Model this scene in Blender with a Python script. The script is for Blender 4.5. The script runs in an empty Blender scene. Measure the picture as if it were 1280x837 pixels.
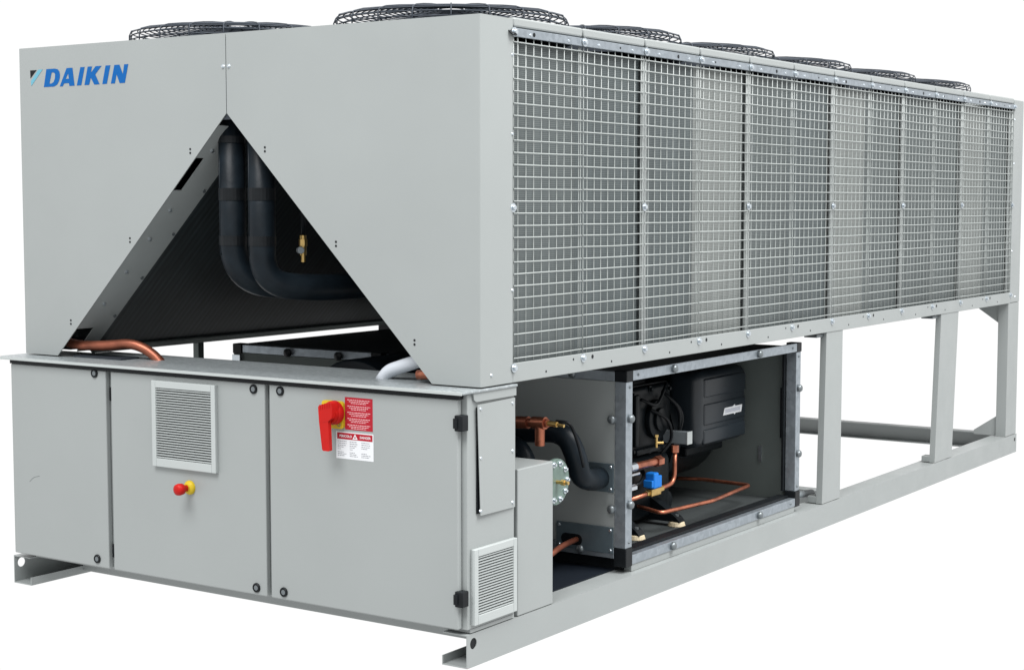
import bpy, bmesh, math, random
from mathutils import Vector, Matrix
random.seed(7)
PI = math.pi
S = bpy.context.scene
COL = S.collection

# ------------------------------------------------------------------ camera
cam = bpy.data.objects.new('camera', bpy.data.cameras.new('camera'))
COL.objects.link(cam); S.camera = cam
yaw, pitch = 0.59439118, 0.07946196
fw = Vector((-math.sin(yaw)*math.cos(pitch), math.cos(yaw)*math.cos(pitch), -math.sin(pitch)))
rt = Vector((math.cos(yaw), math.sin(yaw), 0)); up = rt.cross(fw)
cam.matrix_world = Matrix(((rt.x, up.x, -fw.x, 5.38123), (rt.y, up.y, -fw.y, -4.45105), (rt.z, up.z, -fw.z, 1.52530), (0, 0, 0, 1)))
cam.data.sensor_width = 36; cam.data.lens = 2090.47/1280*36
cam.data.clip_start = .1; cam.data.clip_end = 200

# ------------------------------------------------------------------ light: plain white studio surround, one big soft box upper right
w = bpy.data.worlds.new('World'); S.world = w; w.use_nodes = True
w.node_tree.nodes['Background'].inputs[0].default_value = (1, 1, 1, 1)
w.node_tree.nodes['Background'].inputs[1].default_value = 1.03
def softbox(name, loc, target, sx, sy, watts, col=(1, 1, 1)):
    l = bpy.data.lights.new(name, 'AREA'); l.shape = 'RECTANGLE'; l.size = sx; l.size_y = sy; l.energy = watts; l.color = col
    o = bpy.data.objects.new(name, l); COL.objects.link(o); o.location = loc
    o.rotation_euler = (Vector(target)-Vector(loc)).to_track_quat('-Z', 'Y').to_euler()
    return o
softbox('softbox', (8.5, 2.0, 10.5), (1.6, 2.2, 1.0), 6, 6, 2500, (1, .985, .975))
softbox('softbox', (2.2, -7.0, 10.5), (1.4, .5, 1.2), 7, 5, 1850, (1, .99, .985))
S.view_settings.view_transform = 'Standard'; S.view_settings.look = 'None'
S.view_settings.exposure = 0; S.view_settings.gamma = 1; S.view_settings.use_curve_mapping = False
S.render.engine = 'CYCLES'
S.cycles.max_bounces = 6; S.cycles.use_denoising = True

# ------------------------------------------------------------------ materials
def mat(name, col, rough=.5, metal=0., var=0., vscale=3., bump=0., bscale=200., spec=.5, dirt=None, coat=0.):
    m = bpy.data.materials.new(name); m.use_nodes = True
    nt = m.node_tree; b = nt.nodes['Principled BSDF']
    b.inputs['Roughness'].default_value = rough; b.inputs['Metallic'].default_value = metal
    b.inputs['Base Color'].default_value = (*col, 1); b.inputs['Specular IOR Level'].default_value = spec
    b.inputs['Coat Weight'].default_value = coat
    tc = nt.nodes.new('ShaderNodeNewGeometry')
    if var or dirt:
        n = nt.nodes.new('ShaderNodeTexNoise'); n.inputs['Scale'].default_value = vscale; n.inputs['Detail'].default_value = 6
        nt.links.new(tc.outputs['Position'], n.inputs['Vector'])
        r = nt.nodes.new('ShaderNodeValToRGB')
        r.color_ramp.elements[0].position = .3; r.color_ramp.elements[1].position = .7
        r.color_ramp.elements[0].color = (*[c*(1-var) for c in col], 1); r.color_ramp.elements[1].color = (*[min(1, c*(1+var)) for c in col], 1)
        nt.links.new(n.outputs[0], r.inputs[0]); out = r.outputs[0]
        if dirt:
            dcol, thr, dscale, amt = dirt
            n2 = nt.nodes.new('ShaderNodeTexNoise'); n2.inputs['Scale'].default_value = dscale; n2.inputs['Detail'].default_value = 10; n2.inputs['Roughness'].default_value = .7
            nt.links.new(tc.outputs['Position'], n2.inputs['Vector'])
            mr = nt.nodes.new('ShaderNodeMapRange'); mr.inputs[1].default_value = thr; mr.inputs[2].default_value = thr+.12; mr.inputs[4].default_value = amt
            nt.links.new(n2.outputs[0], mr.inputs[0])
            mx = nt.nodes.new('ShaderNodeMix'); mx.data_type = 'RGBA'; mx.inputs['B'].default_value = (*dcol, 1)
            nt.links.new(mr.outputs[0], mx.inputs['Factor']); nt.links.new(out, mx.inputs['A']); out = mx.outputs['Result']
        nt.links.new(out, b.inputs['Base Color'])
    if bump:
        n = nt.nodes.new('ShaderNodeTexNoise'); n.inputs['Scale'].default_value = bscale; n.inputs['Detail'].default_value = 3
        nt.links.new(tc.outputs['Position'], n.inputs['Vector'])
        bp = nt.nodes.new('ShaderNodeBump'); bp.inputs['Strength'].default_value = bump; bp.inputs['Distance'].default_value = .002
        nt.links.new(n.outputs[0], bp.inputs['Height']); nt.links.new(bp.outputs[0], b.inputs['Normal'])
    return m
PAINT = mat('grey_paint', (.241, .261, .260), .42, 0, .028, 1.6, .05, 420, dirt=((.175, .195, .195), .62, 5, .16))
def wavy(m, scale=2.2, dist=.006, rvar=.09):   # sheet metal is never quite flat nor evenly glossy
    nt = m.node_tree; b = nt.nodes['Principled BSDF']; g = nt.nodes.new('ShaderNodeNewGeometry')
    n = nt.nodes.new('ShaderNodeTexNoise'); n.inputs['Scale'].default_value = scale; n.inputs['Detail'].default_value = 1.5
    nt.links.new(g.outputs['Position'], n.inputs['Vector'])
    bp = nt.nodes.new('ShaderNodeBump'); bp.inputs['Strength'].default_value = 1; bp.inputs['Distance'].default_value = dist
    nt.links.new(n.outputs[0], bp.inputs['Height'])
    if b.inputs['Normal'].links: nt.links.new(b.inputs['Normal'].links[0].from_socket, bp.inputs['Normal'])
    nt.links.new(bp.outputs[0], b.inputs['Normal'])
    n2 = nt.nodes.new('ShaderNodeTexNoise'); n2.inputs['Scale'].default_value = 7; n2.inputs['Detail'].default_value = 8
    nt.links.new(g.outputs['Position'], n2.inputs['Vector']); mr = nt.nodes.new('ShaderNodeMapRange')
    r0 = b.inputs['Roughness'].default_value; mr.inputs[1].default_value = .3; mr.inputs[2].default_value = .7; mr.inputs[3].default_value = r0-rvar; mr.inputs[4].default_value = r0+rvar
    nt.links.new(n2.outputs[0], mr.inputs[0]); nt.links.new(mr.outputs[0], b.inputs['Roughness'])
wavy(PAINT)
PAINT_TOP = mat('grey_ledge_paint', (.24, .268, .276), .36, .3, .12, 40, .10, 260, dirt=((.42, .45, .47), .50, 90, .6))
PAINT_LOUVRE = mat('pale_louvre_plastic', (.34, .368, .366), .45, 0, .02, 3)
WIREM = mat('pale_wire_paint', (.315, .342, .336), .45, 0, .05, 9)
def galvanised():
    m = mat('galvanised_steel', (.36, .41, .47), .36, .75)
    nt = m.node_tree; b = nt.nodes['Principled BSDF']
    g = nt.nodes.new('ShaderNodeNewGeometry'); v = nt.nodes.new('ShaderNodeTexVoronoi'); v.inputs['Scale'].default_value = 55
    nt.links.new(g.outputs['Position'], v.inputs['Vector'])
    r = nt.nodes.new('ShaderNodeValToRGB'); r.color_ramp.elements[0].color = (.26, .295, .325, 1); r.color_ramp.elements[1].color = (.32, .36, .395, 1)
    sp = nt.nodes.new('ShaderNodeSeparateColor'); nt.links.new(v.outputs['Color'], sp.inputs[0]); nt.links.new(sp.outputs[0], r.inputs[0])
    nt.links.new(r.outputs[0], b.inputs['Base Color'])
    mr = nt.nodes.new('ShaderNodeMapRange'); mr.inputs[3].default_value = .36; mr.inputs[4].default_value = .46
    nt.links.new(sp.outputs[1], mr.inputs[0]); nt.links.new(mr.outputs[0], b.inputs['Roughness'])
    return m
GALV = galvanised()
GALV_DARK = mat('dull_galvanised_plate', (.10, .135, .155), .5, .5, .12, 14)
ZINC = mat('zinc_bolt', (.55, .60, .64), .3, .9)
DARKBOLT = mat('dull_bolt', (.16, .18, .19), .4, .7)
BLACKP = mat('black_plastic', (.007, .0085, .010), .4, 0, .2, 20, spec=.15)
RUBBER = mat('black_insulation', (.0055, .009, .0125), .42, 0, .3, 14, .8, 22, spec=.15)
CASTING = mat('black_cast_paint', (.0045, .0065, .008), .38, 0, .2, 12, .25, 90, spec=.15)
TERM = mat('dark_terminal_plastic', (.011, .016, .021), .38, 0, .1, 10, .1, 200, spec=.45)
LINING_AND_SHADE = mat('grey_green_lining_and_shade', (.085, .102, .098), .75, 0, .08, 6, .15, 160)  # interior lining; also carries the shade painted onto the left post
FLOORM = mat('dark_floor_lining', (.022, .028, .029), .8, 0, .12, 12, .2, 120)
TRAY = mat('navy_black_tray', (.006, .009, .014), .6, spec=.15)
COPPER = mat('copper', (.38, .135, .08), .38, .85, .35, 18, .1, 80, dirt=((.14, .05, .035), .55, 25, .6))
COPPER_OLD = mat('tarnished_copper', (.26, .085, .05), .42, .7, .3, 14, .1, 60)
BRASS = mat('brass', (.55, .38, .14), .35, .85, .15, 40)
RED = mat('red_plastic', (.36, .008, .006), .4, 0, .06, 20, spec=.15)
YELLOW = mat('yellow_plastic', (.48, .35, .02), .4, 0, .05, 20, spec=.15)
BLUE = mat('blue_coil_plastic', (.01, .15, .52), .4, spec=.15)
LOGOBLUE = mat('logo_blue', (.001, .078, .27), .5, spec=.15)
LOGOBLACK = mat('logo_black', (.006, .008, .010), .5, spec=.15)
LOGOCYAN = mat('logo_light_blue', (.11, .30, .38), .45, spec=.15)
WHITE = mat('white_print', (.56, .58, .60), .5)
REDPRINT = mat('red_print', (.30, .012, .022), .5, spec=.15)
INK = mat('ink', (.13, .14, .16), .6)
PINKINK = mat('pale_lettering', (.62, .36, .38), .6)
WHITEHOSE = mat('white_hose', (.43, .46, .50), .5, 0, .05, 10)
GREYBOX = mat('grey_conduit', (.20, .23, .245), .45)
BEIGE = mat('beige_rubber', (.55, .47, .32), .6)
GREENDISC = mat('passivated_steel', (.13, .185, .163), .45, .35, .12, 25)
SLOT = mat('dark_slot', (.03, .036, .036), .6)
WIREBLACK = mat('black_wire_coating', (.035, .042, .052), .4, spec=.15)
FANDARK = mat('dark_fan_paint', (.025, .03, .037), .45, spec=.15)

def fins(name, c0, c1, period=.0066, axis='Z', rough=.5, streak=.15):
    m = bpy.data.materials.new(name); m.use_nodes = True; nt = m.node_tree; b = nt.nodes['Principled BSDF']
    b.inputs['Roughness'].default_value = rough; b.inputs['Specular IOR Level'].default_value = .3
    g = nt.nodes.new('ShaderNodeNewGeometry'); wv = nt.nodes.new('ShaderNodeTexWave'); wv.wave_type = 'BANDS'; wv.bands_direction = axis
    wv.inputs['Scale'].default_value = 2*PI/(20*period); wv.inputs['Distortion'].default_value = .4; wv.inputs['Detail'].default_value = 1
    nt.links.new(g.outputs['Position'], wv.inputs['Vector'])
    mp = nt.nodes.new('ShaderNodeMapping'); mp.inputs['Scale'].default_value = (14, 14, .7) if axis == 'Z' else (3, 40, 3)
    n = nt.nodes.new('ShaderNodeTexNoise'); n.inputs['Scale'].default_value = 2; n.inputs['Detail'].default_value = 6
    nt.links.new(g.outputs['Position'], mp.inputs['Vector']); nt.links.new(mp.outputs[0], n.inputs['Vector'])
    r = nt.nodes.new('ShaderNodeValToRGB'); r.color_ramp.elements[0].color = (*c0, 1); r.color_ramp.elements[1].color = (*c1, 1)
    nt.links.new(wv.outputs[0], r.inputs[0])
    mr = nt.nodes.new('ShaderNodeMapRange'); mr.inputs[1].default_value = .3; mr.inputs[2].default_value = .7; mr.inputs[3].default_value = 1-streak; mr.inputs[4].default_value = 1+streak
    nt.links.new(n.outputs[0], mr.inputs[0])
    vm = nt.nodes.new('ShaderNodeVectorMath'); vm.operation = 'SCALE'
    nt.links.new(r.outputs[0], vm.inputs[0]); nt.links.new(mr.outputs[0], vm.inputs['Scale']); nt.links.new(vm.outputs[0], b.inputs['Base Color'])
    return m
FIN_DARK = fins('fins_dark', (.045, .056, .058), (.098, .115, .118))
FIN_MID = fins('fins_mid', (.052, .063, .064), (.112, .128, .129))
FIN_PALE = fins('fins_pale', (.12, .131, .128), (.20, .216, .21))
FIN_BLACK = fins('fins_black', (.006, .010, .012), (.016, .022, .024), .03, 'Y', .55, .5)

# ------------------------------------------------------------------ mesh helpers
class MB:
    def __init__(s): s.bm = bmesh.new()
    def box(s, x0, x1, y0, y1, z0, z1, bev=0., seg=2):
        b = bmesh.new(); bmesh.ops.create_cube(b, size=1)
        for v in b.verts: v.co = Vector(((x0+x1)/2+v.co.x*(x1-x0), (y0+y1)/2+v.co.y*(y1-y0), (z0+z1)/2+v.co.z*(z1-z0)))
        if bev: bmesh.ops.bevel(b, geom=list(b.edges), offset=bev, segments=seg, profile=.5, affect='EDGES')
        return s.add(b)
    def add(s, b):
        me = bpy.data.meshes.new('t'); b.to_mesh(me); b.free(); s.bm.from_mesh(me); bpy.data.meshes.remove(me); return s
    def cyl(s, p0, p1, r, n=20, r2=None, bev=0.):
        p0, p1 = Vector(p0), Vector(p1); d = p1-p0; b = bmesh.new()
        bmesh.ops.create_cone(b, cap_ends=True, segments=n, radius1=r, radius2=r if r2 is None else r2, depth=d.length)
        if bev:
            bmesh.ops.bevel(b, geom=[e for e in b.edges if len(e.link_faces) == 2 and e.calc_face_angle(0) > .9], offset=bev, segments=2, profile=.5, affect='EDGES')
        M = Matrix.Translation((p0+p1)/2) @ d.to_track_quat('Z', 'Y').to_matrix().to_4x4()
        bmesh.ops.transform(b, matrix=M, verts=b.verts); return s.add(b)
    def tube(s, pts, r, n=12, smooth=6, rad=None):
        pts = [Vector(p) for p in pts]
        if smooth and len(pts) > 2:      # round every corner
            out = [pts[0]]
            for i in range(1, len(pts)-1):
                a, b, c = pts[i-1], pts[i], pts[i+1]
                k = min((a-b).length*.49, (c-b).length*.49, rad or 1e9)
                q0, q1 = b+(a-b).normalized()*k, b+(c-b).normalized()*k
                for j in range(smooth+1):
                    t = j/smooth; out.append(q0*(1-t)**2+b*2*t*(1-t)+q1*t*t)
            out.append(pts[-1]); pts = out
        ring = []; ref = None
        for i, p in enumerate(pts):
            t = (pts[min(i+1, len(pts)-1)]-pts[max(i-1, 0)]).normalized()
            if ref is None: ref = t.orthogonal().normalized()
            ref = (ref-t*ref.dot(t)).normalized(); bn = t.cross(ref)
            ring.append([s.bm.verts.new(p+ref*r*math.cos(2*PI*k/n)+bn*r*math.sin(2*PI*k/n)) for k in range(n)])
        for a, b in zip(ring, ring[1:]):
            for k in range(n):
                f = s.bm.faces.new((a[k], a[(k+1) % n], b[(k+1) % n], b[k])); f.smooth = True
        s.bm.faces.new(ring[0][::-1]); s.bm.faces.new(ring[-1]); return s
    def ringtube(s, c, R, r, n=56, m=4, axis='Z'):
        rings = []
        for i in range(n):
            a = 2*PI*i/n; d = Vector((math.cos(a), math.sin(a), 0))
            rings.append([s.bm.verts.new(Vector(c)+d*(R+r*math.cos(2*PI*k/m))+Vector((0, 0, r*math.sin(2*PI*k/m)))) for k in range(m)])
        for i in range(n):
            a, b = rings[i], rings[(i+1) % n]
            for k in range(m): s.bm.faces.new((a[k], b[k], b[(k+1) % m], a[(k+1) % m])).smooth = True
        return s
    def prism(s, poly, ext, holes=()):   # poly: 3D points in one plane; ext: extrusion vector
        b = bmesh.new(); edges = []
        for loop in [poly, *holes]:
            vs = [b.verts.new(p) for p in loop]
            edges += [b.edges.new((vs[i], vs[(i+1) % len(vs)])) for i in range(len(vs))]
        if holes: bmesh.ops.triangle_fill(b, use_beauty=True, edges=edges)
        else: bmesh.ops.contextual_create(b, geom=edges)
        g = bmesh.ops.extrude_face_region(b, geom=list(b.faces))
        bmesh.ops.translate(b, vec=Vector(ext), verts=[v for v in g['geom'] if isinstance(v, bmesh.types.BMVert)])
        bmesh.ops.recalc_face_normals(b, faces=b.faces); return s.add(b)
    def lathe(s, prof, c, n=28, axis=(0, 0, 1)):   # prof: (radius, height)
        q = Vector(axis).to_track_quat('Z', 'Y'); rings = []
        for r, h in prof: rings.append([s.bm.verts.new(Vector(c)+q @ Vector((r*math.cos(2*PI*k/n), r*math.sin(2*PI*k/n), h))) for k in range(n)])
        for a, b in zip(rings, rings[1:]):
            for k in range(n): s.bm.faces.new((a[k], a[(k+1) % n], b[(k+1) % n], b[k]))
        s.bm.faces.new(rings[0][::-1]); s.bm.faces.new(rings[-1]); return s

WORLD = {}
ROOT = bpy.data.objects.new('air_cooled_chiller', None); COL.objects.link(ROOT)
ROOT.location = (1.125, 2.8, 0); WORLD[ROOT] = Vector(ROOT.location)
ROOT['label'] = 'long pale grey rooftop chiller with wire mesh sides, black fans and a front control cabinet'
ROOT['category'] = 'chiller'
def place(o, c, parent):
    COL.objects.link(o); o.parent = parent; o.location = Vector(c)-WORLD[parent]; WORLD[o] = Vector(c); return o
def part(name, mb, m, parent=ROOT, label=None, smooth=None, kind=None):
    bm = mb.bm if isinstance(mb, MB) else mb
    lo = Vector([min(v.co[i] for v in bm.verts) for i in range(3)]); hi = Vector([max(v.co[i] for v in bm.verts) for i in range(3)]); c = (lo+hi)/2
    bmesh.ops.translate(bm, vec=-c, verts=bm.verts)
    me = bpy.data.meshes.new(name); bm.to_mesh(me); bm.free(); me.materials.append(m)
    if smooth:
        for p in me.polygons: p.use_smooth = True
        me.set_sharp_from_angle(angle=smooth)
    o = place(bpy.data.objects.new(name, me), c, parent)
    if label: o['label'] = label
    if kind: o['kind'] = kind
    return o
def box(name, m, *a, parent=ROOT, bev=.0025, label=None): return part(name, MB().box(*a, bev=bev), m, parent, label)
def clone(o, c, parent=None, rot=None):
    n = o.copy(); par = parent or o.parent
    place(n, c, par)
    if rot is not None: n.rotation_euler = rot
    return n
def spawn(o, pts, parent=None):          # copies of o at all further points
    for p in pts: clone(o, p, parent)

def quad_plate_hole(mb, x, y0, y1, z0, z1, cy, cz, r, t):   # web plate in the y-z plane with a round lifting hole
    hole = [(x, cy+r*math.cos(-2*PI*k/20), cz+r*math.sin(-2*PI*k/20)) for k in range(20)]
    mb.prism([(x, y0, z0), (x, y1, z0), (x, y1, z1), (x, y0, z1)], (t, 0, 0), [hole])

W, L, HT, HB = 2.25, 5.69, 2.128, .916
BAYS = [.19+.4435*i for i in range(13)]

# ------------------------------------------------------------------ base frame
def rail(x_out, sgn):
    m = MB(); t = .004; xw = x_out if sgn < 0 else x_out-t
    y0, y1 = -.08, 5.70
    m2 = MB()
    quad_plate_hole(m2, xw, y0, y1, .0, .112, -.045, .078, .019, t)
    xa, xb = (x_out-t-.095, x_out-t) if sgn > 0 else (x_out+t, x_out+t+.095)
    m2.box(xa, xb, y0, y1, .108, .112); m2.box(xa, xb, y0, y1, 0, .004)
    if sgn > 0: m2.box(xa-.004, xa, y0, y1, 0, .032)
    else: m2.box(xb, xb+.004, y0, y1, 0, .032)
    return part('base_rail', m2, PAINT)
rail(2.25, 1); rail(.01, -1)
part('plug', MB().cyl((2.236, -.045, .078), (2.247, -.045, .078), .0205, 24), BLACKP, label='black round plug in the lifting hole at the front of the base rail')
box('slot', BLACKP, 2.2495, 2.2515, 5.655, 5.672, .07, .09, bev=0)
part('cross_member', MB().box(.11, 2.15, 5.684, 5.69, .012, .1125).box(.11, 2.15, 5.62, 5.684, .1065, .1125).box(.11, 2.15, 5.62, 5.684, .012, .018), PAINT)
box('cross_member', PAINT, .11, 2.15, 3.12, 3.20, .012, .1115)
box('cross_member', PAINT, .11, 2.15, .19, .24, .012, .1115)
box('drip_tray', TRAY, .11, 2.1505, .24, 2.7, .109, .1175, bev=0, label='black tray floor between the base rails')

def post(y0, y1, ytop0, ytop1, x_out, sgn, toe=True):
    m = MB(); zt, zb = .9185, .1155
    xo, xi = x_out, x_out-sgn*(.03 if toe else .06)
    pr = lambda x, ex: m.prism([(x, y0, zb), (x, y1, zb), (x, ytop1, zt), (x, ytop0, zt)], (ex, 0, 0))
    pr(xo, -sgn*.005)
    m.prism([(xo-sgn*.005, y0, zb), (xi, y0, zb), (xi, ytop0, zt), (xo-sgn*.005, ytop0, zt)], (0, .005, 0))
    m.prism([(xo-sgn*.005, y1-.005, zb), (xi, y1-.005, zb), (xi, ytop1-.005, zt), (xo-sgn*.005, ytop1-.005, zt)], (0, .005, 0))
    bmesh.ops.remove_doubles(m.bm, verts=m.bm.verts, dist=.0001)
    p = part('post', m, PAINT)
    if toe: box('foot_plate', PAINT, min(xi-sgn*.045, xi), max(xi-sgn*.045, xi), y0+.002, y0+.06, .116, .148, parent=p)
    return p
pa = post(2.775, 2.985, 2.80, 2.99, 2.248, 1)
pb = post(4.275, 4.545, 4.335, 4.61, 2.248, 1)
pc = post(5.49, 5.688, 5.49, 5.688, 2.248, 1, False)
box('shade_toned_post', LINING_AND_SHADE, .0, .034, .95, .985, .1155, .9185)  # grey-painted post; its shade is put into the darker colour
for y0, y1 in ((2.78, 2.98), (4.30, 4.55), (5.49, 5.688)): post(y0, y1, y0, y1, .012, -1, False)
for z0, z1, zz in ((.918, .918, .80), (.117, .117, .235)):
    part('gusset', MB().prism([(2.186, 5.50, z0), (2.05, 5.50, z0), (2.05, 5.50, z0+(zz-z0)*.22), (2.186, 5.50, zz)], (0, .006, 0)), PAINT, label='triangular gusset bracing the rear corner post')
for y in (2.72, 4.24): box('bracket', DARKBOLT, 2.17, 2.235, y, y+.085, .898, .913, bev=.002)

# ------------------------------------------------------------------ hood
def hood_panel(right):
    m = bmesh.new()
    fx = (lambda x: 2*1.1315-x) if right else (lambda x: x)
    xe = 2.25 if right else .012
    xs = 2.050 if right else .204
    xm = 1.1335 if right else 1.1300
    if right: poly = [(xm, 0, 1.842), (xs, 0, .9195), (xe, 0, .9195), (xe, 0, HT), (xm, 0, HT)]
    else: poly = [(xs, 0, .9195), (xm, 0, 1.842), (xm, 0, HT), (xe, 0, HT), (xe, 0, .9195)]
    vs = [m.verts.new(p) for p in poly]; m.faces.new(vs)
    ia = [i for i, p in enumerate(poly) if abs(p[0]-xe) < 1e-6]
    a, b = vs[ia[0]], vs[ia[1]]
    zs = sorted([a, b], key=lambda v: v.co.z)
    c = m.verts.new((xe, .186, zs[1].co.z)); d = m.verts.new((xe, .186, zs[0].co.z))
    m.faces.new((zs[0], d, c, zs[1]))
    bmesh.ops.recalc_face_normals(m, faces=m.faces)
    e = m.edges.get((zs[0], zs[1]))
    bmesh.ops.bevel(m, geom=[e], offset=.007, segments=3, profile=.5, affect='EDGES')
    # make sure normals look outward, then give the sheet its thickness
    for f in m.faces:
        if abs(f.normal.y) > .9 and f.normal.y > 0: bmesh.ops.reverse_faces(m, faces=m.faces); break
    bmesh.ops.solidify(m, geom=list(m.faces), thickness=.004)
    return part('hood_panel', m, PAINT, smooth=.5)
HP_L = hood_panel(False); HP_R = hood_panel(True)
# slanted end strips behind the triangular opening (coil end plates), with two cut-outs on the left
def slant(t, y, right, off=0.):      # t 0 bottom .. 1 apex on the inner slanted plane
    x = .204+t*(1.128-.204); z = .928+t*(1.840-.928)
    x -= off*.70; z += off*.70
    return Vector((2*1.1315-x if right else x, y, z))
def end_strip(right):
    m = MB(); ts = [0, .11, .70, .83, .955]; ys = [.006, .05, .10, .183]
    for i in range(4):
        for j in range(3):
            if not right and ((i == 0 and j < 2) or (i == 2 and j == 0)): continue
            q = [slant(ts[i], ys[j], right), slant(ts[i+1], ys[j], right), slant(ts[i+1], ys[j+1], right), slant(ts[i], ys[j+1], right)]
            n = Vector((-.7 if not right else .7, 0, .7))
            m.prism(q, n*.004)
    bmesh.ops.remove_doubles(m.bm, verts=m.bm.verts, dist=.0003)
    return part('coil_end_plate', m, PAINT)
end_strip(False); end_strip(True)
for right in (False, True):
    m = MB()
    q = [slant(-.0, .184, right, .004), slant(1.0, .184, right, .004), slant(1.0, 5.5, right, .004), slant(0, 5.5, right, .004)]
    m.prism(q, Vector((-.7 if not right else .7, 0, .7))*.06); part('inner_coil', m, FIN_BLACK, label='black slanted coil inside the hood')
    m = MB(); q = [slant(-.012, .184, right, -.004), slant(.012, .184, right, -.004), slant(.012, 5.5, right, -.004), slant(-.012, 5.5, right, -.004)]
    m.prism(q, Vector((-.7 if not right else .7, 0, .7))*.03); part('coil_rail', m, LINING_AND_SHADE)
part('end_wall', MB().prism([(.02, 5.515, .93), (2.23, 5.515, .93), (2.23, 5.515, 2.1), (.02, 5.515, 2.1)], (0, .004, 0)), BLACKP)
# roof and its edge pieces
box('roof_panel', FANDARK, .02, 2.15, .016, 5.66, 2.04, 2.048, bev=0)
for i in range(12):
    for x0, x1 in ((2.151, 2.249), (.001, .10)):
        box('roof_edge', PAINT, x0, x1, (BAYS[i] if i else .192)+.006, BAYS[i+1]-.006, 2.103, 2.134, bev=.006)
    box('top_bar', GALV, 2.2425, 2.253, (BAYS[i] if i else .1905)+.003, BAYS[i+1]-.003, 2.0705, 2.099, bev=.002)
# side end panel at the far end, bottom strips
box('end_panel', PAINT, 2.23, 2.25, 5.514, 5.69, .9205, 2.128, bev=.004)
box('end_panel', PAINT, .0, .02, 5.514, 5.69, .9205, 2.128, bev=.004)
box('end_panel', PAINT, .022, 2.228, 5.67, 5.69, .9205, 2.128, bev=.004)
box('bottom_strip', PAINT, 2.244, 2.2515, .1865, 5.513, .919, .984, bev=.002)
box('bottom_strip', PAINT, -.0015, .006, .1865, 5.513, .919, .984, bev=.002)
box('hood_beam', FANDARK, 2.19, 2.2435, .19, 5.51, .921, .975, bev=0); box('hood_beam', FANDARK, .0065, .06, .19, 5.51, .921, .975, bev=0)

# condenser coils behind the guards
tone = [FIN_MID, FIN_DARK, FIN_DARK, FIN_PALE, FIN_MID, FIN_DARK, FIN_PALE, FIN_MID, FIN_MID, FIN_MID, FIN_PALE, FIN_MID]
for i in range(12):
    y0, y1 = BAYS[i]+(.0 if i % 2 else .006), BAYS[i+1]+(.001 if i % 2 else 0)
    part('condenser_coil', MB().box(2.15, 2.215, y0, y1-.001, .975, 2.062), tone[i])
    part('condenser_coil', MB().box(.035, .10, y0, y1-.001, .975, 2.062), FIN_DARK)
    if i % 2 and i < 11: box('upright_bar', PAINT, 2.222, 2.234, BAYS[i+1]+.006, BAYS[i+1]+.042, .98, 2.063, bev=.002)
box('upright_bar', PAINT, 2.222, 2.234, BAYS[12]-.03, BAYS[12], .98, 2.063, bev=.002)

# wire guards: one welded panel per half bay
def guard_mesh():
    m = MB(); y0, y1, z0, z1 = .004, .4395, .982, 2.066
    nh = 27
    for k in range(nh):
        z = z0+.018+(z1-z0-.03)*k/(nh-1)
        m.tube([(2.2475, y0, z+random.uniform(-.0007, .0007)), (2.2475, (y0+y1)/2, z+random.uniform(-.0022, .001)), (2.2475, y1, z+random.uniform(-.0007, .0007))], .0021, 6, 4)
    for y in [y0+.006]+[y0+.032+.0482*k for k in range(9)]+[y1-.006]:
        m.tube([(2.2432, y, z0-.006), (2.2432, y+random.uniform(-.001, .001), (z0+z1)/2), (2.2432, y, z1+.004)], .0020, 6, 4)
    return m
g0 = part('wire_guard', guard_mesh(), WIREM, kind='stuff'); g0['label'] = 'welded wire mesh panel over the coil'
off = WORLD[g0]-Vector((0, 0, 0)); base_y = off.y
g0.location.y += BAYS[0]; WORLD[g0].y += BAYS[0]
for i in range(1, 12): clone(g0, (off.x, base_y+BAYS[i], off.z))
for i in range(12): clone(g0, (.0045, base_y+BAYS[i], off.z))

# bolts on the long side: hexagon on a washer, facing +x
def bolt_mb(r=.0125, out=.012):
    m = MB(); m.cyl((0, 0, 0), (.003, 0, 0), r*1.25, 18); m.cyl((.003, 0, 0), (out, 0, 0), r*.72, 6, bev=.0015); return m
BOLT = part('bolt', bolt_mb(), ZINC)
bpts = []
for i, y in enumerate(BAYS):
    bpts += [(2.2575, y, .968), (2.259, y, 2.085)]
    if i % 2 == 0: bpts += [(2.2535, y, 1.505)]
c = bpts[0]; BOLT.location = Vector(c)-WORLD[ROOT]; WORLD[BOLT] = Vector(c); spawn(BOLT, bpts[1:])
# dark rubber washers behind the bolts of the top bar
ws = part('washer', MB().cyl((2.2525, .178, 2.083), (2.2545, .178, 2.085), .019, 20), BLACKP)
ws2 = part('washer', MB().cyl((2.2525, 0, 0), (2.2545, 0, 0), .0155, 20), DARKBOLT); at_ = [(WORLD[ws].x, y-.004, 2.085) for y in BAYS[1:12]]
ws2.location = Vector(at_[0])-WORLD[ROOT]; WORLD[ws2] = Vector(at_[0]); spawn(ws2, at_[1:])
SCREW = part('screw', MB().cyl((0, 0, 0), (.004, 0, 0), .0058, 10, .0042), ZINC)
def at(o, p): o.location = Vector(p)-WORLD[o.parent]; WORLD[o] = Vector(p)
sp = []
for z in (2.01, 1.75, 1.23): sp += [(2.252, .183, z), (2.252, 5.52, z)]
sp += [(2.252, .059, .955), (2.252, 5.60, .955)]
for i in range(12): sp += [(2.254, BAYS[i]+.1, 2.082), (2.254, BAYS[i]+.34, 2.082)]
at(SCREW, sp[0]); spawn(SCREW, sp[1:])
HOLE = part('hole', MB().cyl((2.2508, 0, 0), (2.2522, 0, 0), .0075, 12), BLACKP)
hp = []
for i in range(12):
    if i % 2: hp += [(2.2517, BAYS[i]-.065, .968), (2.2517, BAYS[i]+.065, .968)]
    hp += [(2.2532, BAYS[i]+.2+(.05 if i % 3 else -.08), 2.084)]
    hp += [(2.2517, BAYS[i]+.2, .94)]
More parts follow.
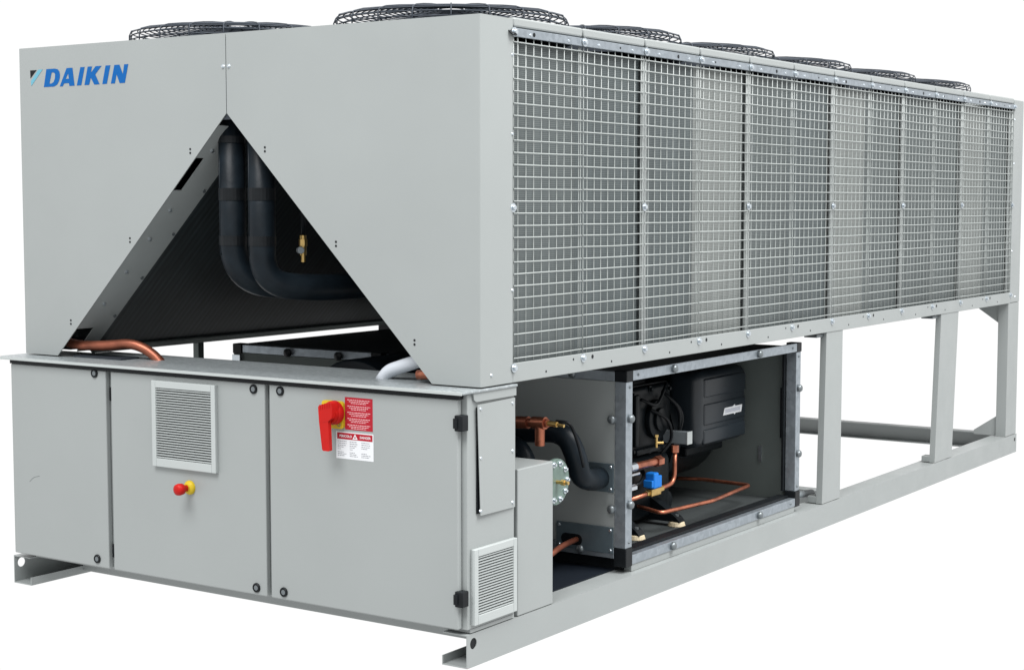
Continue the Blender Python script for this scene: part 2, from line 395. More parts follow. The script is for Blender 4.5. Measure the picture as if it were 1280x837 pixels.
at(HOLE, hp[0]); spawn(HOLE, hp[1:])
for k, h in enumerate([o for o in ROOT.children if o.name.startswith('hole')]):
    if k % 3: h.scale = (1, .55, .55)

# dots and screws on the front hood
RIV = part('rivet', MB().cyl((0, 0, 0), (0, -.0015, 0), .0042, 8), BLACKP)
rp = []
for x, z in ((.948, 1.71), (.624, 1.38), (.285, 1.055)):
    for xx in (x, 2.263-x): rp += [(xx, -.0007, z+.007), (xx, -.0007, z-.007)]
at(RIV, rp[0]); spawn(RIV, rp[1:])
for x in (1.118, 1.146): part('screw', MB().cyl((x, -.0001, 2.01), (x, -.006, 2.01), .008, 12, .005), ZINC)
# seam between the two hood panels is backed by a folded strip
box('seam_strip', FANDARK, 1.09, 1.172, .0045, .012, 1.82, 2.12, bev=0)
for t in (.22, .36, .50, .62, .86):
    p = slant(t, .06, False); part('screw', MB().cyl(p, p+Vector((.005, 0, -.005)), .007, 10), ZINC)
for t in (.16, .33, .52, .7): 
    p = slant(t, .165, False); part('screw', MB().cyl(p, p+Vector((.005, 0, -.005)), .006, 10), DARKBOLT)

# ------------------------------------------------------------------ logo (flat print, 0.6 mm)
def flat(name, loops_, m, y=-.0004, parent=HP_L, t=-.0006):
    mb = MB()
    for lp in loops_: mb.prism([(x, y, z) for x, z in lp[0]], (0, t, 0), [[(x, y, z) for x, z in h] for h in lp[1:]])
    return part(name, mb, m, parent)
Dl = [[(.175, 2.041), (.222, 2.041), (.239, 2.038), (.249, 2.029), (.252, 2.017), (.251, 2.005), (.246, 1.992), (.235, 1.979), (.217, 1.972), (.158, 1.972)], [(.205, 2.027), (.219, 2.026), (.225, 2.02), (.223, 2.003), (.215, 1.99), (.202, 1.984), (.191, 1.985)]]
Al = [[(.291, 2.04), (.324, 2.04), (.334, 1.971), (.305, 1.971), (.303, 1.982), (.275, 1.982), (.267, 1.971), (.25, 1.971)], [(.299, 2.020), (.303, 1.999), (.285, 1.999)]]
Il = [[(.369, 2.04), (.393, 2.04), (.372, 1.971), (.347, 1.971)]]
Kl = [[(.410, 2.04), (.434, 2.04), (.427, 2.016), (.454, 2.04), (.487, 2.04), (.451, 2.009), (.474, 1.971), (.445, 1.971), (.426, 1.998), (.416, 1.971), (.390, 1.971)]]
I2 = [[(.509, 2.04), (.535, 2.04), (.514, 1.971), (.489, 1.971)]]
Nl = [[(.557, 2.04), (.584, 2.04), (.602, 2.004), (.610, 2.04), (.632, 2.04), (.612, 1.971), (.584, 1.971), (.568, 2.005), (.558, 1.971), (.536, 1.971)]]
for l in (Dl, Al, Il, Kl, I2, Nl): flat('letter', [l], LOGOBLUE)
flat('emblem_corner', [[[(.080, 2.040), (.118, 2.040), (.081, 2.009)]]], LOGOBLACK)
flat('emblem_band', [[[(.083, 1.998), (.128, 2.041), (.153, 2.041), (.085, 1.979)]]], LOGOCYAN)

# ------------------------------------------------------------------ control cabinet
cab = MB(); cab.box(.042, 2.249, -.076, .196, .1275, .9035, bev=.003); cab.box(.12, 2.249, -.06, .195, .1155, .1275)
CAB = part('cabinet_body', cab, PAINT)
led = MB(); led.box(-.022, 2.262, -.122, .2, .9055, .9145, bev=.003); led.box(.2, 1.95, .2003, .282, .9055, .9145)
part('cabinet_ledge', led, PAINT_TOP, label='speckled grey ledge on top of the control cabinet')
part('ledge_lip_highlight', MB().box(-.022, 2.262, -.1245, -.1222, .9045, .9152, bev=.0008), PAINT_LOUVRE)  # paler strip paints in the highlight along the ledge's front fold
part('ledge_flange', MB().prism([(2.2505, -.052, .9052), (2.2505, .198, .9052), (2.2505, .198, .876), (2.2505, -.035, .876), (2.2505, -.047, .883)], (.006, 0, 0)), PAINT)
part('scratch', MB().tube([(.142, -.1004, .425), (.165, -.1004, .444), (.20, -.1004, .452)], .0009, 5), LINING_AND_SHADE)
box('ledge_shadow_strip', BLACKP, .044, 2.235, -.1045, -.078, .8885, .9048, bev=0)  # added black strip, paints in the shadow line under the ledge
doors = []
for x0, x1 in ((.044, .585), (.613, 1.392), (1.413, 2.228)):
    doors.append(box('cabinet_door', PAINT, x0, x1, -.1005, -.0775, .1305, .8875, bev=.004))
def lock(x, z, par):
    k = part('door_lock', MB().lathe([(.017, 0), (.017, .004), (.015, .0065), (.0115, .0065), (.0105, .003)], (x, -.1006, z), 24, (0, -1, 0)), BLACKP, par, smooth=.6)
    return part('door_lock_insert', MB().cyl((x, -.1037, z), (x, -.1060, z), .0092, 16), DARKBOLT, k)
for x, z, d in ((.527, .876, 0), (1.341, .867, 1), (1.466, .868, 2), (.523, .162, 0), (1.344, .157, 1), (1.473, .158, 2)): lock(x, z, doors[d])
for x, zs in ((.0425, (.83, .225)), (.5975, (.80, .20)), (2.2385, (.812, .235))):
    for z in zs:
        big = x > 2
        m = MB().box(x-(.016 if big else .0045), x+(.016 if big else .0045), -.112 if big else -.092, -.0765, z-.026, z+.026, bev=.003)
        if big: m.cyl((x-.010, -.112, z-.016), (x-.010, -.112, z+.016), .009, 12)
        part('hinge', m, BLACKP, label='black door hinge')
# louvred vents
def louvre(face, u0, u1, z0, z1, n):
    d = .016; t = .026
    m = MB()
    def bx(ua, ub, da, db, za, zb, bev=0):
        if face == 'front': m.box(ua, ub, -.1008-db, -.1008-da, za, zb, bev=bev)
        else: m.box(2.2502+da, 2.2502+db, ua, ub, za, zb, bev=bev)
    bx(u0, u1, 0, .003, z0, z1)
    bx(u0, u0+t*.8, .003, d, z0, z1, .002); bx(u1-t*.8, u1, .003, d, z0, z1, .002)
    bx(u0+t*.8, u1-t*.8, .003, d, z1-t, z1, .002); bx(u0+t*.8, u1-t*.8, .003, d, z0, z0+t*1.2, .002)
    G = part('vent_grille', m, PAINT_LOUVRE)
    m = MB(); bx(u0+t*.8, u1-t*.8, .0032, .0042, z0+t*1.2, z1-t); part('vent_backing', m, SLOT, G)
    s0 = None; za, zb = z0+t*1.2, z1-t; pitch_ = (zb-za)/n
    for k in range(n):
        z = za+pitch_*(k+.52)
        if s0 is None:
            m = MB(); h = pitch_*.215; q = []
            if face == 'front': q = [(u0+t*.8, -.1056, z-h*.6), (u0+t*.8, -.1056, z+h*1.1), (u0+t*.8, -.1146, z+h*.6), (u0+t*.8, -.1146, z-h)]; e = (u1-u0-t*1.6, 0, 0)
            else: q = [(2.255, u0+t*.8, z-h*.6), (2.255, u0+t*.8, z+h*1.1), (2.264, u0+t*.8, z+h*.6), (2.264, u0+t*.8, z-h)]; e = (0, u1-u0-t*1.6, 0)
            m.prism(q, e); s0 = part('slat', m, PAINT_LOUVRE, G); w0 = Vector(WORLD[s0])
        else: clone(s0, w0+Vector((0, 0, pitch_*k)))
    return G
louvre('front', .845, 1.166, .552, .870, 28)
louvre('side', -.058, .190, .141, .393, 21)
# side plate with screws
sp_ = MB().prism([(2.2585, -.034, .866), (2.2535, .192, .869), (2.2535, .192, .497), (2.2595, -.019, .500)], (.002, 0, 0))
box('plate_shadow_sheet', BLACKP, 2.2505, 2.2532, -.028, .186, .506, .858, bev=0)  # added black sheet, paints in the dark gap behind the plate's edge
SPL = part('access_plate', sp_, PAINT, label='screwed access plate on the cabinet side')
SC2 = part('screw', MB().cyl((0, 0, 0), (.005, 0, 0), .0062, 10, .0045), ZINC, SPL)
pts_ = [(2.2605-.018*(y+.016), y, z) for y in (-.016, .176) for z in (.852, .69, .515)]
at(SC2, pts_[0]); spawn(SC2, pts_[1:], SPL)
# emergency stop
es = part('emergency_stop', MB().lathe([(.026, 0), (.026, .006), (.022, .012), (.014, .016), (.014, .02)], (1.022, -.1007, .486), 28, (0, -1, 0)), YELLOW, smooth=.6, label='yellow collar of the emergency stop')
part('push_button', MB().lathe([(.012, .02), (.0125, .036), (.0205, .042), (.022, .056), (.020, .066), (.012, .071), (.003, .072)], (1.022, -.1007, .486), 28, (0, -1, 0)), RED, es, smooth=.9, label='red mushroom push button')
# rotary main switch
def rr(x0, x1, z0, z1, r, y):
    out = []
    for cx, cz, a0 in ((x1-r, z1-r, 0), (x0+r, z1-r, 90), (x0+r, z0+r, 180), (x1-r, z0+r, 270)):
        for k in range(5): a = math.radians(a0+22.5*k); out.append((cx+r*math.cos(a), y, cz+r*math.sin(a)))
    return out
sw = part('main_switch', MB().prism(rr(1.662, 1.757, .757, .851, .012, -.1008), (0, -.010, 0)), YELLOW, label='yellow plate of the rotary main switch')
kn = MB().lathe([(.041, .011), (.0405, .028), (.037, .034), (.01, .034)], (1.722, -.1007, .812), 32, (0, -1, 0))
kn.prism([(1.695, -.132, .834), (1.699, -.132, .840), (1.725, -.132, .848), (1.752, -.132, .852), (1.757, -.132, .835), (1.754, -.132, .800), (1.738, -.132, .788), (1.699, -.132, .782)], (0, -.036, 0))
kn.prism([(1.6985, -.152, .784), (1.7385, -.152, .789), (1.743, -.152, .690), (1.738, -.152, .687), (1.716, -.152, .687), (1.711, -.152, .691)], (0, -.0155, 0))
kn.cyl((1.722, -.130, .812), (1.722, -.150, .812), .036, 28)
kk = part('switch_handle', kn, RED, sw, smooth=.5, label='red lever handle')
part('switch_mark', MB().ringtube((0, 0, 0), .006, .0012, 20, 4), INK, sw)
mk = [o for o in sw.children if o.name.startswith('switch_mark')][0]; at(mk, (1.738, -.1112, .771)); mk.rotation_euler = (PI/2, 0, 0)
for k in range(5): part('grip_ridge', MB().box(1.702+.010*k, 1.705+.010*k, -.1695, -.167, .826+.0025*k, .843+.0025*k), RED, kk)
# stickers
def sticker(name, x0, x1, z0, z1, m, label): return part(name, MB().box(x0, x1, -.1012, -.1006, z0, z1), m, doors[2], label)
st1 = sticker('warning_sticker', 1.757, 1.877, .756, .8665, REDPRINT, 'red sticker with rows of pale lettering')
st2 = sticker('danger_sticker', 1.718, 1.880, .655, .7475, WHITE, 'white danger sticker with red heading and three columns of text')
def strokes(name, rows, m, y=-.1013):
    b = MB()
    for x0, x1, z, h in rows:
        x = x0
        while x < x1:
            wd = random.uniform(.004, .011); b.box(x, min(x+wd, x1), y-.0003, y, z-h/2, z+h/2); x += wd+.0022
    return part(name, b, m, doors[2], kind='stuff')
rows = []
for blk in range(5):
    for k in range(3):
        z = .858-blk*.0212-k*.0058; e = (.0, .012, .026)[k]
        rows.append((1.768+e*.6, 1.867-e*.7, z, .0022))
strokes('fine_lettering', rows, PINKINK)
bars = part('danger_heading', MB().box(1.722, 1.876, -.1017, -.1012, .722, .744), REDPRINT, doors[2])
def text(body, x, z, size, m, y, name='lettering'):
    cu = bpy.data.curves.new('t', 'FONT'); cu.body = body; cu.size = size; cu.offset = size*.02; cu.align_x = 'CENTER'; cu.resolution_u = 2
    o = bpy.data.objects.new('t', cu); COL.objects.link(o)
    dg = bpy.context.evaluated_depsgraph_get(); me = bpy.data.meshes.new_from_object(o.evaluated_get(dg)); bpy.data.objects.remove(o)
    b = bmesh.new(); b.from_mesh(me); bpy.data.meshes.remove(me)
    bmesh.ops.transform(b, matrix=Matrix.Translation((x, y, z)) @ Matrix.Rotation(PI/2, 4, 'X'), verts=b.verts)
    return part(name, b, m, doors[2])
text('PERICOLO', 1.760, .729, .0115, WHITE, -.1019); text('DANGER', 1.845, .729, .0115, WHITE, -.1019)
part('warning_triangle', MB().prism([(1.790, -.1018, .7245), (1.812, -.1018, .7245), (1.801, -.1018, .7425)], (0, -.0003, 0), [[(1.7965, -.1018, .728), (1.8055, -.1018, .728), (1.801, -.1018, .7355)]]), WHITE, doors[2])
rows = []
for c, (xa, xb) in enumerate(((1.724, 1.768), (1.777, 1.818), (1.828, 1.872))):
    for k, (z, f) in enumerate(((.715, .9), (.708, .95), (.701, .9), (.695, .6), (.688, .35 if c < 2 else 0), (.678, .6), (.672, .9), (.666, .85))):
        if f: rows.append((xa, xa+(xb-xa)*f*random.uniform(.8, 1), z, .0018))
strokes('fine_lettering', rows, INK)

# ------------------------------------------------------------------ pipework seen through the triangular opening
P1 = part('insulated_pipe', MB().tube([(1.06, .10, 1.90), (1.06, .10, 1.235), (1.18, .35, 1.20), (1.32, .85, 1.20)], .049, 20, 10, .16), RUBBER, label='black insulated riser pipe, outer of the pair')
P2 = part('insulated_pipe', MB().tube([(1.205, .10, 1.90), (1.205, .10, 1.225), (1.32, .29, 1.205), (1.40, .80, 1.215)], .049, 20, 10, .16), RUBBER, label='black insulated riser pipe, inner of the pair')
for P_, pth in ((P1, [(1.060, .052, 1.76), (1.036, .058, 1.24), (1.15, .31, 1.152), (1.30, .80, 1.152)]), (P2, [(1.205, .052, 1.74), (1.180, .058, 1.24), (1.32, .235, 1.157), (1.47, .76, 1.162)])):
    part('pipe_seam', MB().tube([(pth[0][0]-.022, pth[0][1]+.006, 1.76), (pth[0][0]-.022, pth[0][1]+.006, 1.33)], .0035, 8, 0), RUBBER, P_)
for x, P_ in ((1.06, P1), (1.205, P2)):
    for z0, z1 in ((1.53, 1.575), (1.365, 1.40), (1.74, 1.765)): part('tape_band', MB().cyl((x, .10, z0), (x, .10, z1), .0508, 24), BLACKP, P_)
V = part('service_valve', MB().cyl((1.227, .3, 1.325), (1.227, .3, 1.40), .0125, 14).cyl((1.227, .3, 1.30), (1.227, .3, 1.325), .009, 6).cyl((1.227, .3, 1.36), (1.227, .3, 1.385), .016, 6), BRASS)
part('valve_cap', MB().cyl((1.222, .285, 1.345), (1.25, .262, 1.345), .013, 14, bev=.002), GREYBOX, V)
part('valve_pipe', MB().tube([(1.227, .3, 1.398), (1.227, .3, 1.60), (1.15, .33, 1.66)], .008, 10), CASTING, V)
part('copper_pipe', MB().tube([(.10, .10, .975), (.25, .055, .958), (.40, .07, .962), (.535, .10, .978), (.64, .13, .92), (.70, .14, .80)], .0195, 16, 8, .08), COPPER_OLD, label='tarnished copper elbow at the left foot of the opening')
part('white_hose', MB().tube([(1.765, .088, .905), (1.80, .085, .942), (1.90, .085, .974), (2.05, .085, 1.02)], .024, 16, 6), WHITEHOSE, label='white insulated pipe at the right foot of the opening')
part('copper_pipe', MB().tube([(1.955, .05, .940), (2.0, .05, .944), (2.1, .05, .95)], .017, 14), COPPER)
box('base_pad', FANDARK, .26, .53, .03, .125, .9147, .921, bev=.001)
# insulated vessel and second compressor enclosure seen behind the ledge
# ---- right enclosure (open towards the long side)
X0, X1, Y0, Y1 = 1.30, 2.222, .998, 2.57
def galv_bar(name, *a): return box(name, GALV, *a, bev=.002)
box('enclosure_roof', BLACKP, X0, X1-.012, Y0+.012, Y1-.012, .862, .87, bev=0)
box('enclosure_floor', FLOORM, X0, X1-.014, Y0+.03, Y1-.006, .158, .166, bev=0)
box('enclosure_panel', LINING_AND_SHADE, X0, X1-.055, Y1-.022, Y1-.004, .166, .862, bev=0)
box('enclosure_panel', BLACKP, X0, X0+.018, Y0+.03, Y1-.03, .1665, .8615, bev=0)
FP = box('enclosure_panel', PAINT, X0, X1-.052, Y0, Y0+.022, .208, .846, bev=.003, label='grey sheet panel closing the front of the compressor enclosure')
galv_bar('enclosure_bar', X0, X1-.052, Y0-.003, Y0+.03, .8465, .884)
galv_bar('enclosure_bar', X0, X1-.052, Y0-.003, Y0+.03, .165, .2075)
corner = galv_bar('enclosure_post', X1-.05, X1, Y0-.004, Y0+.044, .2085, .8455)
far = galv_bar('enclosure_post', X1-.05, X1, Y1-.042, Y1+.004, .2085, .8455)
galv_bar('enclosure_bar', X1-.012, X1+.002, Y0+.0445, Y1-.0425, .848, .886)
galv_bar('enclosure_bar', X1-.03, X1+.002, Y0+.0445, Y1-.0425, .140, .177)
box('enclosure_skirt', BLACKP, X0, X1-.034, Y0+.03, Y1-.004, .1185, .1575, bev=0)
box('enclosure_skirt', PAINT, X1-.033, X1-.002, Y0+.045, Y1-.043, .1135, .1395, bev=0)
for y in (Y0-.006, Y1-.044):
    for z0, z1 in ((.846, .888), (.136, .208)):
        box('corner_block', BLACKP, X1-.052, X1+.0035, y, y+.05, z0, z1, bev=.003)
box('seal_strip', BLACKP, X1-.085, X1-.031, Y0+.045, Y1-.043, .1665, .187, bev=.002)
box('seal_strip', BLACKP, X1-.062, X1-.052, Y1-.06, Y1-.03, .2085, .8455, bev=0)
box('seal_strip', BLACKP, X1-.075, X1-.062, Y1-.05, Y1-.025, .45, .68, bev=0)
knob = part('panel_fastener', MB().lathe([(.015, 0), (.0165, .003), (.0165, .010), (.012, .016), (.004, .018)], (0, 0, 0), 18, (1, 0, 0)), DARKBOLT, smooth=.7)
ks = [(2.232, 1.02, .705), (2.232, 1.02, .375), (2.233, 1.36, .868), (2.233, 2.13, .868), (2.233, 1.36, .159), (2.233, 2.15, .159), (2.232, 2.55, .68), (2.232, 2.55, .38)]
at(knob, ks[0]); spawn(knob, ks[1:])
k2 = part('panel_fastener', MB().lathe([(.015, 0), (.0165, .003), (.0165, .010), (.012, .016), (.004, .018)], (0, 0, 0), 18, (0, -1, 0)), DARKBOLT, smooth=.7)
ks = [(2.16, .987, .70), (2.16, .987, .355), (1.98, .9905, .866), (2.02, .9905, .186)]
at(k2, ks[0]); spawn(k2, ks[1:])
s3 = part('screw', MB().cyl((0, 0, 0), (.004, 0, 0), .0055, 10, .004), DARKBOLT)
ks = [(2.2245, 1.02, .825), (2.2245, 1.02, .23), (2.2265, 1.08, .868), (2.2265, 2.48, .868), (2.2265, 2.48, .159), (2.2245, 2.55, .825), (2.2245, 2.55, .23)]
at(s3, ks[0]); spawn(s3, ks[1:])
# cover plates on the front panel with the pipes that pass through
UP = box('cover_plate', GALV_DARK, 2.035, 2.168, .991, .9975, .420, .530, bev=.001)
LP = box('cover_plate', GALV_DARK, 1.912, 2.168, .991, .9975, .184, .285, bev=.001)
s4 = part('screw', MB().cyl((0, 0, 0), (0, -.004, 0), .007, 10, .005), ZINC, UP)
ks = [(2.156, .989, .518), (2.156, .989, .432)]; at(s4, ks[0]); spawn(s4, ks[1:])
spawn(s4, [(1.924, .989, .273), (2.156, .989, .273), (1.924, .989, .196), (2.156, .989, .196)], LP)
part('pipe_opening', MB().prism(rr(1.935, 2.03, .200, .243, .020, .9905), (0, -.001, 0)), BLACKP, LP)
part('insulated_pipe', MB().tube([(1.66, .76, .645), (1.86, .775, .655), (2.03, .79, .668), (2.09, .79, .65), (2.12, .80, .58), (2.128, .815, .505), (2.125, .90, .474), (2.105, 1.02, .472)], .041, 20, 8), RUBBER, label='black insulated suction pipe bending down into the cover plate')
part('insulated_pipe', MB().tube([(1.80, .70, .62), (1.93, .69, .61), (1.975, .68, .55), (1.975, .68, .42)], .045, 18, 6), RUBBER)
cp = part('copper_pipe', MB().cyl((1.75, .66, .70), (1.985, .66, .713), .021, 18).cyl((1.95, .66, .711), (2.0, .66, .7135), .023, 18).cyl((1.985, .66, .713), (2.085, .66, .717), .016, 18), COPPER_OLD)
part('pipe_tee', MB().cyl((2.02, .66, .715), (2.075, .66, .7165), .023, 18).cyl((2.05, .66, .715), (2.05, .66, .632), .0185, 18), COPPER, cp, label='copper tee with a capped stub')
part('pipe_end', MB().cyl((2.085, .66, .717), (2.125, .66, .715), .010, 12).cyl((2.125, .66, .715), (2.155, .66, .712), .006, 10), BRASS, cp)
part('sensing_line', MB().tube([(2.10, .69, .722), (2.15, .71, .72), (2.165, .74, .645), (2.178, .76, .55)], .006, 8), BLACKP)
part('copper_pipe', MB().tube([(2.0, 1.02, .222), (2.03, .85, .226), (2.10, .62, .222)], .011, 12), COPPER_OLD)
# flanged vessel end facing the long side
fl = part('vessel_flange', MB().cyl((2.135, .62, .512), (2.15, .62, .512), .085, 36, bev=.002), GREENDISC, label='round bolted end plate of a vessel')
part('vessel', MB().cyl((1.62, .62, .512), (2.135, .62, .512), .062, 24), RUBBER, fl)
fb = part('flange_bolt', bolt_mb(.009, .012), ZINC, fl); w0 = None
ks = [(2.156, .62+.068*math.cos(2*PI*k/10), .512+.068*math.sin(2*PI*k/10)) for k in range(10)]
at(fb, ks[0]); spawn(fb, ks[1:], fl)
part('valve_stem', MB().cyl((2.15, .62, .512), (2.20, .62, .512), .007, 12).cyl((2.17, .62, .512), (2.185, .62, .512), .011, 6), BRASS, fl)
# pale box beside the cabinet
box('junction_box', PAINT, 2.02, 2.2495, .2165, .440, .1135, .6205, bev=.004, label='tall pale grey sheet box beside the control cabinet')

# ------------------------------------------------------------------ compressor
cm = MB(); cm.cyl((1.66, 1.20, .50), (1.66, 2.42, .50), .235, 32, bev=.02)
cm.cyl((1.66, 1.30, .50), (1.66, 1.36, .50), .262, 32); cm.cyl((1.66, 1.93, .50), (1.66, 1.99, .50), .262, 32)
CMP = part('compressor', cm, CASTING, smooth=.6, label='black cast screw compressor')
cv = MB().box(1.86, 1.905, 1.56, 1.93, .455, .745, bev=.018, seg=3).box(1.60, 1.88, 1.56, 1.93, .45, .75).cyl((1.905, 1.78, .60), (1.93, 1.78, .60), .085, 28, bev=.006).cyl((1.93, 1.78, .60), (1.945, 1.78, .60), .05, 24, bev=.004)
cv.box(1.905, 1.93, 1.58, 1.62, .50, .72, bev=.008).box(1.905, 1.925, 1.60, 1.88, .462, .486, bev=.006)
part('compressor_cover', cv, CASTING, CMP, smooth=.6)
bb = part('cover_bolt', bolt_mb(.012, .014), CASTING, CMP)
ks = [(1.912, y, z) for y, z in ((1.59, .48), (1.59, .72), (1.74, .73), (1.90, .72), (1.90, .48), (1.74, .47))]; at(bb, ks[0]); spawn(bb, ks[1:], CMP)
for pth in ([(1.93, 1.62, .70), (1.96, 1.70, .665), (1.95, 1.76, .70), (1.93, 1.84, .75)], [(1.93, 1.70, .65), (1.97, 1.80, .60), (1.95, 1.86, .50), (1.92, 1.80, .44)], [(1.93, 1.80, .72), (1.985, 1.87, .64), (1.96, 1.90, .54)], [(1.93, 1.84, .70), (1.98, 1.91, .62), (1.94, 1.93, .50)]):
    part('cable', MB().tube(pth, .007, 8, 6), BLACKP, CMP)
for yy, zz in ((1.50, .70), (1.26, .74), (1.22, .52), (1.52, .53), (1.12, .62)):
    part('cover_bolt', MB().cyl((1.848, yy, zz), (1.905, yy, zz), .012, 6), DARKBOLT, CMP)
part('conduit_box', MB().box(1.90, 2.0195, 1.86, 1.90, .488, .541, bev=.003), GREYBOX, CMP, 'grey conduit box with pale end')
part('conduit_end', MB().box(2.0197, 2.024, 1.858, 1.903, .487, .542, bev=.001), PAINT_LOUVRE, CMP)
tb = MB().box(1.83, 2.0, 2.005, 2.485, .445, .785, bev=.045, seg=4)
TB = part('terminal_box', tb, TERM, CMP, smooth=.7, label='dark ribbed terminal box cover')
for za, zb in ((.668, .752), (.545, .640), (.462, .528)):
    part('raised_panel', MB().box(1.985, 2.006, 2.05, 2.455, za, zb, bev=.009, seg=3), TERM, CMP, smooth=.7)
lb = part('maker_plate', MB().prism([(2.0065, 2.225, .574), (2.0065, 2.33, .574), (2.0065, 2.337, .567), (2.0065, 2.35, .574), (2.0065, 2.405, .574), (2.0065, 2.415, .606), (2.0065, 2.345, .606), (2.0065, 2.338, .614), (2.0065, 2.322, .606), (2.0065, 2.24, .606)], (.001, 0, 0)), WHITE, CMP, 'white slanted plate on the terminal box')
mk = MB(); y = 2.245
while y < 2.395: mk.box(2.0077, 2.0082, y, y+.009, .582, .599); y += .0125
part('plate_lettering', mk, mat('pale_ink', (.35, .37, .42), .6), CMP, kind='stuff')
part('compressor_bracket', MB().box(1.70, 1.92, 2.05, 2.40, .40, .446, bev=.01), CASTING, CMP)
for y in (1.36, 1.70):
    part('mounting_foot', MB().prism([(1.93, y-.025, .186), (2.088, y-.025, .186), (2.07, y-.025, .205), (2.01, y-.025, .245), (1.93, y-.025, .29)], (0, .05, 0)), CASTING, CMP)
    part('rubber_pad', MB().cyl((2.06, y, .1662), (2.06, y, .186), .038, 20, .032, bev=.003), BEIGE, CMP)
    part('foot_bolt', MB().cyl((2.06, y, .186), (2.06, y, .216), .009, 6), DARKBOLT, CMP)
part('motor_housing', MB().box(1.50, 1.85, 1.02, 1.84, .40, .80, bev=.05, seg=3).box(1.52, 1.945, 1.05, 1.86, .19, .452, bev=.03, seg=3).cyl((1.85, 1.36, .62), (1.89, 1.36, .62), .15, 32, bev=.01), CASTING, CMP, smooth=.7)
part('oil_filter', MB().cyl((1.86, 1.86, .235), (1.93, 1.86, .235), .045, 24, bev=.006), CASTING, CMP, smooth=.6)
# copper lines in front of the compressor
part('copper_pipe', MB().tube([(1.92, 1.30, .262), (1.93, 1.58, .258), (2.086, 1.516, .252), (2.128, 1.90, .25), (2.085, 2.345, .25), (1.82, 2.37, .25), (1.66, 2.3, .25)], .0085, 10, 4, .03), COPPER, label='thin copper loop above the enclosure floor')
lq = part('copper_pipe', MB().cyl((2.0, 1.28, .447), (2.0, 1.62, .443), .0155, 16), COPPER)
part('pipe_nut', MB().cyl((2.0, 1.62, .443), (2.0, 1.665, .442), .023, 6), COPPER, lq)
part('pipe_sleeve', MB().cyl((2.0, 1.40, .4455), (2.0, 1.45, .445), .018, 16), ZINC, lq)
inj = part('copper_pipe', MB().tube([(2.0, 1.79, .47), (2.0, 1.79, .333), (2.0, 1.62, .319), (2.0, 1.40, .312)], .0095, 12, 6, .05), COPPER)
part('pipe_nut', MB().cyl((2.0, 1.79, .462), (2.0, 1.79, .492), .017, 6), COPPER, inj)
part('solenoid_coil', MB().box(1.985, 2.03, 1.56, 1.60, .338, .405, bev=.006).box(1.99, 2.025, 1.60, 1.635, .338, .388, bev=.004).box(1.985, 2.028, 1.545, 1.56, .345, .375, bev=.003), BLUE, inj, 'bright blue solenoid coil')
part('solenoid_valve', MB().box(1.99, 2.02, 1.56, 1.64, .305, .336, bev=.004).cyl((2.0, 1.54, .319), (2.0, 1.68, .323), .013, 6), BRASS, inj)
part('union_fitting', MB().cyl((2.0, 1.40, .36), (2.0, 1.45, .36), .014, 6).cyl((1.99, 1.42, .41), (1.99, 1.5, .41), .007, 10), ZINC, inj)
part('copper_pipe', MB().tube([(1.99, 1.46, .36), (1.99, 1.53, .372), (1.96, 1.60, .40), (1.9, 1.66, .40)], .008, 8), CASTING)
part('brass_fitting', MB().cyl((1.96, 1.70, .49), (1.96, 1.70, .54), .006, 10).cyl((1.96, 1.70, .51), (1.975, 1.73, .508), .006, 10).cyl((1.96, 1.70, .535), (1.96, 1.70, .545), .009, 6), BRASS, CMP)
part('vent_slot', MB().box(2.03, 2.045, 2.5425, 2.5465, .33, .40), ZINC)

# ---- left enclosure, only its top shows behind the ledge
A0, A1 = .295, 1.135
box('enclosure_roof', FANDARK, A0+.004, A1, .93, 2.55, .898, .904, bev=0)
galv_bar('enclosure_bar', A0+.056, A1-.07, .897, .93, .872, .906)
box('enclosure_panel', LINING_AND_SHADE, A0, A1, .9005, .922, .17, .8705, bev=.002)
box('enclosure_panel', LINING_AND_SHADE, A0, A0+.02, .93, 2.56, .17, .897, bev=.002)
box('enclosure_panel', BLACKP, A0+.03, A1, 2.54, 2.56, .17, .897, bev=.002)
for x in (A0, A1-.066): box('corner_block', BLACKP, x, x+.052, .894, .945, .866, .909, bev=.003)
for x in (.62, .90): part('panel_fastener', MB().lathe([(.015, 0), (.0185, .003), (.0185, .012), (.004, .018)], (x, .893, .885), 18, (0, -1, 0)), BLACKP, smooth=.7)
box('bracket', ZINC, A0+.004, A0+.05, .886, .8935, .82, .862, bev=.001)
box('bracket', ZINC, A1-.06, A1-.01, .886, .8935, .845, .875, bev=.001)
ev = MB().cyl((1.215, .60, .64), (1.215, 2.50, .64), .27, 32, bev=.02)
part('evaporator', ev, RUBBER, smooth=.6, label='black insulated evaporator shell lying along the middle')
box('background_blocker', BLACKP, .06, .20, 2.20, 4.6, .70, .955, bev=.01)  # made-up dark block, added to hide the white background below the coil

# ------------------------------------------------------------------ drain hose at the foot of the middle post
part('cable_conduit', MB().tube([(2.05, 2.62, .14), (2.12, 2.70, .15), (2.14, 2.9, .14)], .018, 12), GREYBOX)

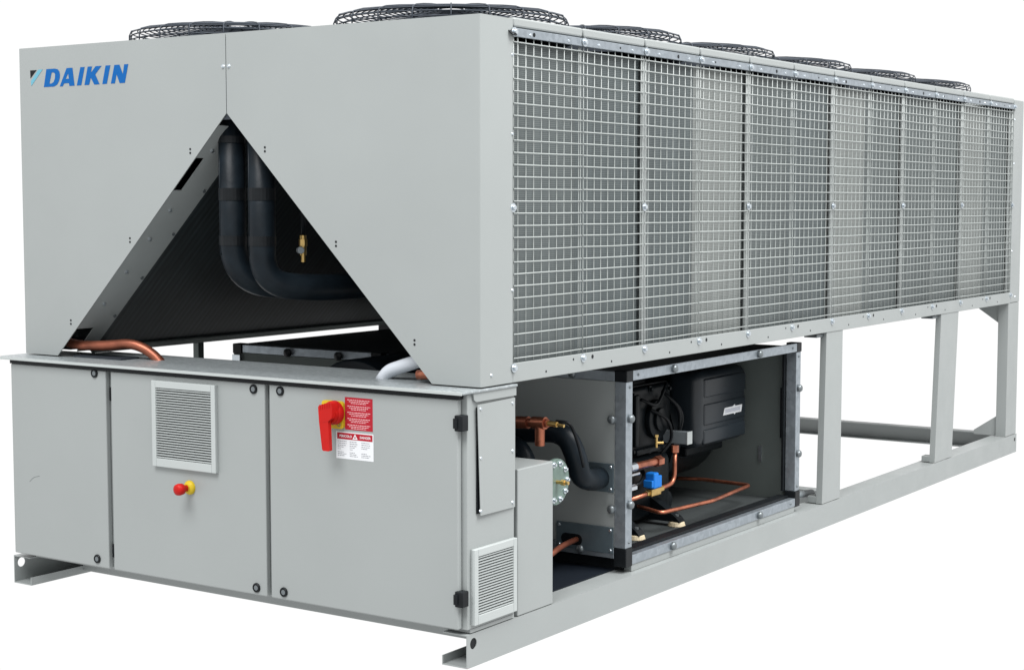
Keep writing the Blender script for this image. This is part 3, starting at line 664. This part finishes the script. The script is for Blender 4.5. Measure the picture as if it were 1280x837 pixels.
# ------------------------------------------------------------------ fans
def fan_guard():
    m = MB(); R = .43; r = .0026
    prof = [(R+.002, .004), (R+.002, .022), (R+.001, .040), (R-.001, .058), (R-.006, .072)]
    n = 19
    for k in range(1, n): 
        q = 1-k/n; rr_ = (R-.008)*q; prof.append((rr_, .076+.034*(1-q*q)))
    for rad, z in prof[:-1]: m.ringtube((0, 0, z), rad, r, 64, 4)
    for k in range(20):
        a = 2*PI*k/20
        pr = [(R+.006, -.008), (R+.006, .055), (R-.002, .074)]+[((R-.008)*q, .080+.034*(1-q*q)) for q in (.92, .75, .55, .35, .15)]
        m.tube([(x*math.cos(a), x*math.sin(a), z) for x, z in pr], .0030, 5, 0)
    return m
def fan(cx, cy):
    z0 = 2.1275
    f = part('fan', MB().lathe([(.447, -.02), (.447, .012), (.435, .012), (.43, -.02)], (cx, cy, z0), 48), FANDARK)
    return f
FANS = [(x, .19+.4435+.887*i) for i in range(6) for x in (1.672, .597)]
cx, cy = FANS[0]; z0 = 2.1275
F0 = fan(cx, cy)
gm = MB(); gm = fan_guard(); bmesh.ops.translate(gm.bm, vec=(cx, cy, z0), verts=gm.bm.verts)
subs = [part('fan_guard', gm, WIREBLACK, F0, kind='stuff')]
hub = MB().lathe([(.10, -.06), (.10, .005), (.085, .018), (.01, .02)], (cx, cy, z0), 28)
subs.append(part('fan_motor', hub, FANDARK, F0, smooth=.7))
for k in range(7):
    a = 2*PI*k/7; m = MB(); q = []
    for (ra, da, zz) in ((.10, -.16, -.05), (.10, .16, -.015), (.41, .13, -.005), (.41, -.17, -.04)):
        q.append((cx+ra*math.cos(a+da), cy+ra*math.sin(a+da), z0+zz))
    b = bmesh.new(); vs = [b.verts.new(p) for p in q]; b.faces.new(vs); bmesh.ops.solidify(b, geom=list(b.faces), thickness=.004); m.add(b)
    subs.append(part('fan_blade', m, FANDARK, F0))
for x, y in FANS[1:]:
    d = Vector((x-cx, y-cy, 0)); f = clone(F0, WORLD[F0]+d)
    f.rotation_euler = (0, 0, 0)
    for s_ in subs: clone(s_, WORLD[s_]+d, f)
